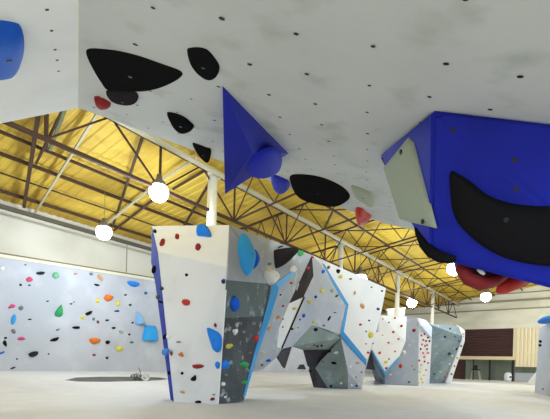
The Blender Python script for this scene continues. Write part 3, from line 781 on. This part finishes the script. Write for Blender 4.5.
# =================================================================== holds on the walls
L = [
 (2.5, 268.5, 5, 4, 'white', 'r'), (25.5, 264.8, 2.6, 1.6, 'grey', 'r'), (40.5, 272.7, 9, 4.8, 'charcoal', 'w', 0, 'the dark wedge hold'), (55.5, 275.5, 7, 7, 'palegreen', 'r', 0, 'the pale green round hold'),
 (29.5, 279.5, 7.5, 5, 'pink', 'r', 0, 'the upper pink hold'), (20.5, 285, 3, 2.6, 'charcoal', 'r'), (29.5, 285.3, 3.2, 2, 'teal', 'r'), (47.5, 301, 3.2, 1.8, 'black', 'w'),
 (12, 307, 8, 5, 'pink', 'm', -15, 'the leftmost pink hold'), (21, 308, 4.5, 5, 'grey', 'r', 30), (75.5, 273.5, 4.2, 2.5, 'tan', 'w'), (91, 274, 4.2, 3, 'grey', 'r', 30),
 (100, 278, 3.5, 8, 'tan', 'r', -35, 'the slanted tan hold'), (96.7, 284.7, 6, 3, 'black', 'w', 15), (97.5, 300.5, 3.6, 5.5, 'yellow', 'r'), (108.5, 298, 9.5, 7, 'orange', 'r', 10, 'the upper orange hold'),
 (71, 303.7, 3.2, 2, 'black', 'w'), (59, 311.5, 9.5, 14, 'green', 't', 15, 'the big green fin hold'), (88.5, 312.8, 7.5, 5, 'black', 'w', -20, None), (82.5, 317.5, 5, 4, 'yellow', 'r'),
 (93.5, 319, 3, 3.6, 'grey', 'r', 30), (97.8, 322, 2.6, 3.6, 'brown', 'r', -30), (107, 320, 3.8, 2.4, 'black', 'w'), (133, 283.3, 13.5, 6.5, 'bright', 'w', 12, 'the bright blue lip'),
 (125.3, 294.7, 3.2, 2.2, 'charcoal', 'w'), (145.7, 293.2, 3.6, 3, 'teal', 'r'), (117.7, 304, 4.5, 6, 'yellow', 'd'), (130.2, 305, 3, 2.5, 'darkgreen', 'r'), (116.7, 311.3, 5.2, 2.6, 'navy', 'm'),
 (113.5, 327.7, 4.2, 3, 'black', 'w'), (132.5, 322.7, 2, 2, 'charcoal', 'r'), (121, 332, 4.5, 3, 'olive', 'r', 20),
 (13.3, 320, 5, 11, 'skyblue', 'r', 15, 'the leaning blue fin'), (13.3, 331.5, 4, 5.5, 'grey', 'r', -35), (5.5, 338, 3.2, 2.5, 'black', 'r'), (5, 343.8, 4, 6.5, 'black', 'd', -20), (21, 339, 8.5, 5, 'pink', 'm', 0, 'the lower pink hold'),
 (1.5, 352.5, 7, 3, 'blue', 'w', -20), (29.8, 319.2, 3.8, 1.8, 'black', 'w'), (33, 353.3, 10.5, 7, 'charcoal', 'w', -15, 'the largest black hold'), (17, 359, 2, 1.6, 'charcoal', 'r'),
 (48.5, 354, 1.8, 1.6, 'charcoal', 'r'), (13, 367.7, 5.5, 2.4, 'black', 'w', -15), (57.5, 329.5, 4.5, 2.4, 'grey', 'w', -15), (76, 327.2, 8, 4.4, 'black', 'w', 0, 'the centre black lip'), (54.7, 339, 10, 4.4, 'black', 'w', -18, 'the long black hold'),
 (95, 340, 11.5, 8.5, 'orange', 'w', 5, 'the lower orange hold'), (107.5, 342.7, 5, 4, 'black', 'd'), (94, 355, 3.6, 2.6, 'brown', 'r'), (107, 358, 3, 2.8, 'charcoal', 'd'),
 (129.3, 334.5, 2.5, 2, 'black', 'r'), (131.7, 342.7, 4, 2.6, 'teal', 'm'), (119, 348.7, 7, 5.5, 'yellow', 'r', 0, 'the lowest yellow hold'), (74, 302, 1.6, 1.4, 'grey', 'r')]
for a in L:
    x, y, w, h, c, k = a[:6]; hold('left', x, y, w, h, c, k, a[6] if len(a) > 6 else 0, a[7] if len(a) > 7 else None)
hold_poly('left', [(144.8, 325.2), (155.3, 325.8), (157, 340.3), (142, 339.3)], 'skyblue', .3, 'largest sky blue square block on the grey left wall', sub=1, smooth=False, flat=2.6, key='the sky blue block', boltit=False, shift_px=(0, 3))
hold_poly('left', [(136.2, 311), (138.5, 312), (141, 319), (144.5, 325), (139, 323.5), (134.8, 323.5)], 'paleblue', .35, 'pale blue pointed fin up and left of the sky blue block', sub=1, smooth=False, key='the pale blue fin', boltit=False, shift_px=(1, 3))

FR = [(155, 231.5, 3.6, 3.6, 'black', 'r'), (162.5, 243, 4.6, 8, 'darkred', 'r', 28, 'the leftmost dark red hold'), (177, 237.8, 4.4, 7, 'darkred', 'm', 25, 'the middle dark red hold'), (197.5, 248.5, 5, 9.5, 'darkred', 'm', -35 + 70, 'the rightmost dark red hold'),
 (186.5, 275, 3.2, 3.2, 'black', 'r'), (185.7, 302.3, 9, 6.8, 'red', 'r', 12, 'the bright red hold'), (161.8, 288.5, 4.2, 4.2, 'darkgreen', 'r'), (161, 301.8, 5, 3, 'black', 'w', 20), (223.5, 281.5, 4.4, 5, 'navy', 'r'),
 (215.5, 325.3, 3, 5, 'darkred', 'r', -15), (178.5, 342.2, 5, 2.8, 'brown', 'c'), (181.3, 354.2, 7, 5, 'orange', 't', 20, 'the orange three-pointed hold'), (197.8, 365.6, 12, 6, 'darkred', 'w', 0, 'the wide dark red hold'),
 (182.2, 373.3, 3.2, 3.2, 'black', 'r'), (194.2, 378.6, 7.5, 5, 'black', 'd', -50, 'the hooked black hold'), (182.7, 392, 5, 3, 'tan', 'r', 15), (198.3, 402, 7.5, 3, 'black', 'r', 0), (212.5, 399, 5, 3.4, 'darkred', 'r', -15), (213.8, 394.6, 3.2, 1.8, 'grey', 'r'),
 (217.6, 365.5, 5.4, 8, 'bright', 'd', 0, 'the blue drop'), (168.5, 337, 4.6, 4.6, 'white', 'r'), (171.5, 353.5, 2.6, 4.4, 'brown', 'r')]
for a in FR:
    x, y, w, h, c, k = a[:6]; hold('front', x, y, w, h, c, k, a[6] if len(a) > 6 else 0, a[7] if len(a) > 7 else None)
hold_poly('front', [(196.6, 233.5), (197.5, 229.5), (203, 227.8), (208.5, 229.5), (211, 234), (210.5, 236.7), (204, 236.3), (198, 236)], 'bright', .17, 'bright blue lip hold near the top edge of the white boulder', key='the top blue lip', flat=1.5, shift_px=(0, -.8))
hold_poly('front', [(206.8, 328.6), (209.7, 328), (215, 330.5), (219, 332.7), (222, 338.6), (221.6, 348), (218, 352.5), (213.2, 349.4), (210.9, 343.4), (208.5, 336)], 'bright', .18, 'big bright blue leaf hold halfway down the white boulder', key='the big blue leaf', flat=1.4, shift_px=(1.5, 0))
for (x, y, w, h, c, lab) in ((154.3, 270, 3, 9, 'black', 'black hold on the blue edge of the white boulder, uppermost'), (158.3, 297, 3, 6, 'darkgreen', 'dark green hold halfway down the blue edge of white boulder'),
                             (164.8, 337, 3, 5, 'black', 'black hold on the blue edge beside the small white hold'), (165.8, 352, 6, 7.5, 'bright', 'bright blue block sticking out of the blue boulder edge'),
                             (169.3, 373, 2, 4, 'black', 'lowest black hold on the blue boulder edge')):
    hold('bside', x, y, w, h, c, 'r', 10, label=lab)

hold_poly('side', [(241.5, 233), (246, 238), (250, 248), (253.5, 256), (253, 263), (250.5, 270), (248, 275.5), (245.2, 275), (241.5, 268), (239, 258), (237.5, 247), (239, 238)], 'skyblue', .2, 'large sky blue tear hold near the top of the boulder side', key='the large sky blue hold', flat=1.3)
hold_poly('side', [(250.2, 249), (253, 254), (254.5, 261), (252.6, 268), (250.3, 270), (249.5, 262)], 'blue', .22, 'slim blue hold pressed against the large sky blue tear hold', flat=1.3, boltit=False)
SD = [(234, 304.8, 9.5, 16.5, 'blue', 'r', 0, 'the blue ball'), (234.8, 332, 5, 6.5, 'white', 'd', 0, 'the white drop'), (228.8, 346, 8, 4.6, 'yellow', 'r', -25, 'the yellow hold'), (225.2, 364.8, 7.4, 9.6, 'bright', 'r', 0, 'the lower blue hold'),
 (243.6, 364.6, 9.5, 5.6, 'green', 'r', 15, 'the upper green hold'), (245, 382.4, 6.4, 4.6, 'green', 'r', 20, 'the lower green hold'), (256, 338.6, 6.5, 6, 'red', 'd', -25, 'the red hold'), (223.2, 384, 4.2, 4, 'white', 'r'),
 (225.2, 397, 2.6, 2.4, 'white', 'r'), (233.6, 397, 1.8, 1.6, 'grey', 'r'), (240.7, 398.4, 1.6, 1.4, 'grey', 'r'), (239, 352, 3, 3, 'grey', 'r'), (250, 352.5, 3.4, 2, 'grey', 'r'), (226, 375, 4, 3, 'grey', 'r'), (253, 323.5, 5, 3.6, 'grey', 'r', 20)]
for a in SD:
    x, y, w, h, c, k = a[:6]; hold('side', x, y, w, h, c, k, a[6] if len(a) > 6 else 0, a[7] if len(a) > 7 else None)

hold_poly('arch', [(273.7, 252), (275.8, 250), (288.7, 248.4), (291.6, 251.5), (290.9, 255), (284.5, 261.5), (278.7, 267.3), (275, 267.3)], 'charcoal', .35, 'big charcoal triangular hold at the top of the arch boulder', key='the big charcoal hold', flat=1.6, shift_px=(1, -2))
hold_poly('arch', [(263.6, 272.3), (268.7, 269.4), (274.4, 272.3), (276.5, 277.3), (274.4, 281.6), (270, 285.5), (266.3, 281.6)], 'white', .2, 'large white pear hold left of the sky blue stripe on arch', key='the white pear', flat=1.4)
AR = [(292.3, 269.5, 7, 8, 'white', 'r', 0, 'the white round hold'), (280.5, 246.9, 6.5, 3, 'black', 'c', -20), (300.3, 253.4, 6.5, 5.2, 'green', 'r', 0, 'the green top hold'), (269.5, 264, 4.2, 3, 'grey', 'r'), (291.2, 283, 2.8, 2.4, 'red', 'r'),
 (280.5, 294.8, 1.8, 1.8, 'charcoal', 'r'), (283, 306, 2.8, 2.4, 'red', 'r'), (277.5, 317.5, 4.4, 3, 'orange', 'r', -35), (269, 328.5, 4.2, 4.2, 'tan', 'r'), (263, 352.3, 5.4, 2, 'yellow', 'r'), (268.3, 361, 5, 4, 'blue', 'm', 0, 'the lowest blue hold'), (262, 365, 2.4, 2.4, 'brown', 'r'),
 (308, 268, 2.8, 2.8, 'red', 'r'), (294, 308.5, 4, 3.2, 'yellow', 'r', 0, 'the white strip yellow hold'), (291.8, 329, 3, 2.2, 'black', 'r'), (292.6, 326.7, 2.6, 2.2, 'yellow', 'r'), (283, 319, 1.6, 1.6, 'charcoal', 'r'), (282.7, 327, 1.6, 1.6, 'charcoal', 'r'),
 (312.8, 257.4, 2.6, 2.2, 'red', 'r'), (323, 271.6, 3, 4, 'blue', 'r', 20, 'the highest blue hold'), (322, 291, 4.6, 3.6, 'yellow', 'r', 0, 'the central yellow hold'), (332, 291, 4, 3.6, 'olive', 'r'), (336.5, 296, 4.4, 2.2, 'darkgreen', 'r', -35), (315.6, 297, 2.6, 3, 'navy', 'r'),
 (309.7, 302.7, 5, 4.2, 'yellow', 'm'), (303.5, 315.7, 2.8, 4, 'blue', 'r', 10), (300, 319.6, 2, 1.8, 'darkgreen', 'r'), (298, 327.6, 2.4, 1.8, 'olive', 'r'), (314, 322.5, 4, 4, 'yellow', 'm'), (329, 318.5, 1.8, 5.6, 'black', 'r', 28), (335, 312.7, 3.2, 2, 'charcoal', 'c'),
 (323.7, 325.5, 2, 1.8, 'darkgreen', 'r'), (328.4, 267.4, 2.8, 3.6, 'brown', 'r', 20), (338, 271.4, 4, 4.6, 'black', 'd', -10, 'the rightmost black hold'), (340.4, 276.8, 4.2, 3.8, 'yellow', 'r'), (350.5, 279, 2.6, 2.2, 'brown', 'r'), (354.5, 293, 2, 4.2, 'tan', 'r', 10),
 (362, 306, 3.8, 6, 'tan', 'r', -20, 'the large tan hold'), (371.5, 287.2, 1.8, 1.6, 'brown', 'r'), (382, 291, 2.4, 2, 'darkred', 'r'), (378, 309, 3, 2.8, 'navy', 'r', 25), (369, 320.5, 2, 1.8, 'charcoal', 'r'), (360.4, 324.6, 2.8, 2.2, 'red', 'r', -20),
 (370.4, 335, 4.4, 7, 'yellow', 'r', 8, 'the large yellow hold'), (366, 331.5, 1.8, 1.6, 'brown', 'r'), (366, 343.8, 2, 1.8, 'tan', 'r'), (368, 352.6, 2.8, 2.4, 'red', 'r'), (373, 343.5, 1.6, 1.6, 'brown', 'r')]
for a in AR:
    x, y, w, h, c, k = a[:6]; hold('arch', x, y, w, h, c, k, a[6] if len(a) > 6 else 0, a[7] if len(a) > 7 else None)
CV = [(314.5, 345.2, 2.4, 2, 'darkred', 'r'), (317.5, 346.3, 2.4, 2, 'charcoal', 'r'), (321.6, 345.6, 2.6, 2.2, 'charcoal', 'r'), (315.6, 329.6, 4.2, 3.4, 'black', 'r', 10, 'the peak hold'), (329.6, 351.4, 3.2, 2.8, 'black', 'd'),
 (336, 352.4, 4.4, 2.6, 'white', 'r', -15, 'the white hold'), (334, 363, 5.4, 2.6, 'black', 'r', 8, 'the long black hold'), (323, 361.8, 3.2, 2, 'grey', 'r'), (308, 368, 3, 3, 'white', 'r'), (310.3, 371, 3, 2.4, 'black', 'w'), (341, 383.3, 3, 2, 'white', 'r'),
 (331, 386, 2.8, 2.4, 'black', 'r'), (357.5, 363.4, 4, 3.2, 'tan', 'm', 0, 'the pillar tan hold'), (351.3, 385.5, 2.4, 2.8, 'white', 'r'), (356.5, 385.8, 2.6, 2.2, 'navy', 'r'), (356, 377, 1.8, 1.6, 'grey', 'r'), (350, 367, 2.4, 2, 'white', 'r'), (361.5, 372, 2, 1.8, 'grey', 'r')]
for a in CV:
    x, y, w, h, c, k = a[:6]; hold('cave', x, y, w, h, c, k, a[6] if len(a) > 6 else 0, a[7] if len(a) > 7 else None)
SHD = [(383, 319, 2, 1.6, 'tan'), (395, 318, 2.4, 2, 'red'), (389, 322.5, 2, 1.6, 'grey'), (401.5, 326, 2.8, 2.4, 'darkred'), (393.3, 332, 2.8, 2.4, 'red'), (382.5, 335, 1.8, 1.6, 'tan'), (398.5, 339, 2.4, 2, 'red'), (388.5, 342.7, 2.4, 2, 'pink'),
 (379.7, 353, 3.2, 2.8, 'red'), (395, 351.5, 2, 1.8, 'red'), (386, 362, 4.4, 3, 'yellow', 'the yellow hold'), (389, 359, 1.8, 1.6, 'brown'), (386.5, 368.3, 3, 2.4, 'red')]
for a in SHD: hold('shield', a[0], a[1], a[2], a[3], a[4], 'r', 0, a[5] if len(a) > 5 else None)
for a in [(414, 330.3, 4.2, 3.4, 'darkred', 'the upper red hold'), (404.3, 352.6, 4, 4.6, 'white', 'the white hold'), (400.6, 366, 3.6, 4.4, 'red', 'the lower red hold'), (412, 366, 2, 1.6, 'tan'), (414.5, 369.5, 2, 1.6, 'grey'), (390.5, 374.6, 2.8, 1.8, 'white'), (409, 382, 2.6, 1.6, 'charcoal'), (409.5, 345, 1.8, 1.8, 'white')]:
    hold('far', a[0], a[1], a[2], a[3], a[4], 'r', 0, a[5] if len(a) > 5 else None)
SPK = [(421.5, 335.5, 'red'), (424.5, 334, 'darkred'), (428, 337.5, 'charcoal'), (423.2, 340, 'red'), (426, 341, 'darkred'), (429.5, 341, 'charcoal'), (422, 344.5, 'pink'), (425, 346, 'red'), (420.7, 349, 'charcoal'), (427, 349, 'brown'), (423, 353, 'pink'), (419.2, 360.5, 'darkred'),
       (424.2, 357, 'red'), (424.6, 361.5, 'darkred'), (421, 365, 'tan'), (428, 353, 'pink'), (419.5, 372, 'yellow'), (424, 375, 'yellow'), (421.3, 379, 'yellow'), (426, 370, 'tan'), (418.8, 383, 'yellow'), (422.5, 382.5, 'yellow'), (428, 363, 'red'), (427, 345, 'red')]
for x, y, c in SPK: hold('speck', x, y, 2, 2.2, c, 'r')
for x, y, w, c in [(450, 328.8, 2, 'charcoal'), (445, 337, 2.6, 'navy'), (455, 336.5, 1.8, 'teal'), (459, 341, 2, 'navy'), (456.5, 349, 2.2, 'charcoal'), (449.5, 353.6, 3.2, 'darkgreen'), (452.3, 356, 2, 'white'), (440, 372, 2, 'yellow'), (445, 376, 2.2, 'orange'), (436, 379, 2, 'tan'), (434, 374, 1.8, 'charcoal'), (447, 370, 1.8, 'tan'), (449.5, 364, 1.8, 'white')]:
    hold('sage', x, y, w, w*.85, c, 'r')
for x, y, c in [(463.2, 334, 'tan'), (461, 346, 'charcoal'), (457, 358, 'tan'), (454.5, 366, 'pink'), (451.5, 374, 'charcoal')]: hold('rim', x, y, 1.8, 1.8, c, 'r')
hold_poly('rightb', [(541.5, 322.5), (546, 318), (552, 315), (560, 314), (562, 318), (552, 322), (544, 324)], 'bright', .35, 'bright blue hold on the top corner of the right edge boulder', boltit=False)
hold('rightb', 540.6, 341.5, 2.6, 3, 'black', 'r', label='upper small black hold at the edge of right boulder')
hold('rightb', 540.3, 345.4, 2.6, 2.6, 'black', 'r', label='lower small black hold at the edge of right boulder')
hold('rightb', 543, 389, 2.2, 1.8, 'grey', 'r', label='tiny grey hold at the foot of the right edge boulder')

# ------------------------------------------------------------------ labels of the smaller holds
WHERE = dict(left='left wall', front='white boulder', side='dark boulder side', arch='arch boulder', cave='arch boulder cave', shield='white shield face', far='far grey boulder',
             speck='speckled far boulder', sage='far sage face', rim='white rim of far boulder', bside='blue boulder edge', rightb='right edge boulder', over='overhang', overleft='overhang', tri='blue triangle', bigv='blue volume')
def cn(c): return CNAME.get(c, c)
def wsize(w): return 'tiny' if w < 2.3 else 'small' if w < 5 else 'mid-sized' if w < 9 else 'large'
def dirn(dx, dy):
    a = math.degrees(math.atan2(-dy, dx)) % 360
    return ['right of', 'up and right of', 'above', 'up and left of', 'left of', 'down and left of', 'below', 'down and right of'][int(((a+22.5) % 360)//45)]
used = set(); by = {}
for h in HOLDS: by.setdefault(h['surf'], []).append(h)
SHP = dict(w='lip', m='rounded', d='drop', t='three-cornered', c='crescent')
for h in HOLDS:
    s = h['surf']; lab = h['label']
    grp = h['group'] or ('climbing holds on the '+WHERE[s])
    if not lab:
        what = f"{wsize(h['w'])} {cn(h['color'])}"+((' '+SHP[h['kind']]) if h.get('kind') in SHP else '')+' hold'
        if h['key']: lab = f"{h['key'].replace('the ', '')} on the {WHERE[s]}"
        if h['key'] and len(lab.split()) < 4: lab = what+' on the '+WHERE[s]
        if not lab:
            lm = sorted([k for k in by[s] if k['key'] and k is not h], key=lambda k: (k['x']-h['x'])**2+(k['y']-h['y'])**2)
            cand = []
            same = [k for k in by[s] if k['color'] == h['color'] and not k['key'] and not k['label']]
            for k in lm[:3]:
                d = math.hypot(k['x']-h['x'], k['y']-h['y'])
                cand.append(f"{what} on the {WHERE[s]}, {'just ' if d < 11 else ''}{dirn(h['x']-k['x'], h['y']-k['y'])} {k['key']}")
            if len(lm) > 1:
                cand.append(f"{what} on {WHERE[s]} {dirn(h['x']-lm[0]['x'], h['y']-lm[0]['y'])} {lm[0]['key']}, near {lm[1]['key']}")
            ordw = ['topmost', 'second highest', 'third highest', 'fourth highest', 'fifth highest', 'sixth highest', 'seventh highest', 'eighth highest']
            sm = sorted([k for k in by[s] if k['color'] == h['color']], key=lambda k: k['y'])
            ix = sm.index(h)
            o_ = f"{what} on the {WHERE[s]}, "+('the only one of its colour' if len(sm) == 1 else 'lowest of its colour' if ix == len(sm)-1 else ordw[min(ix, 7)]+' of its colour')
            if s in ('speck', 'sage', 'rim', 'shield', 'far') or not lm: cand.insert(0, o_)
            else: cand.append(o_)
            lab = next((c for c in cand if c not in used and len(c.split()) <= 16), cand[-1])
    ws = lab.split()
    if lab in used: print('DUP LABEL', lab)
    if len(ws) > 16 or len(ws) < 4: print('LABEL LENGTH', len(ws), lab)
    used.add(lab)
    tag(h['o'], lab, h['cat'], grp)

# =================================================================== light, camera, view
w = bpy.data.worlds.new('daylight'); SC.world = w; w.use_nodes = True
bg = w.node_tree.nodes['Background']; bg.inputs['Color'].default_value = (.68, .83, 1, 1); bg.inputs['Strength'].default_value = 2.7
cam = bpy.data.cameras.new('camera'); co = bpy.data.objects.new('camera', cam); COL.objects.link(co)
cam.sensor_fit = 'HORIZONTAL'; cam.sensor_width = 36; cam.lens = 36*F/550
cam.shift_x = 0; cam.shift_y = (PY-209.5)/550; cam.clip_start = .05; cam.clip_end = 400
co.matrix_world = Matrix(((ct, -st, 0, 0), (0, 0, -1, 0), (st, ct, 0, H), (0, 0, 0, 1)))
SC.camera = co
vs_ = SC.view_settings; vs_.view_transform = 'Standard'; vs_.look = 'None'; vs_.exposure = .17; vs_.gamma = 1; vs_.use_curve_mapping = False
SC.cycles.max_bounces = 8; SC.cycles.diffuse_bounces = 5
SC.cycles.use_denoising = True
SC.cycles.sample_clamp_indirect = 6
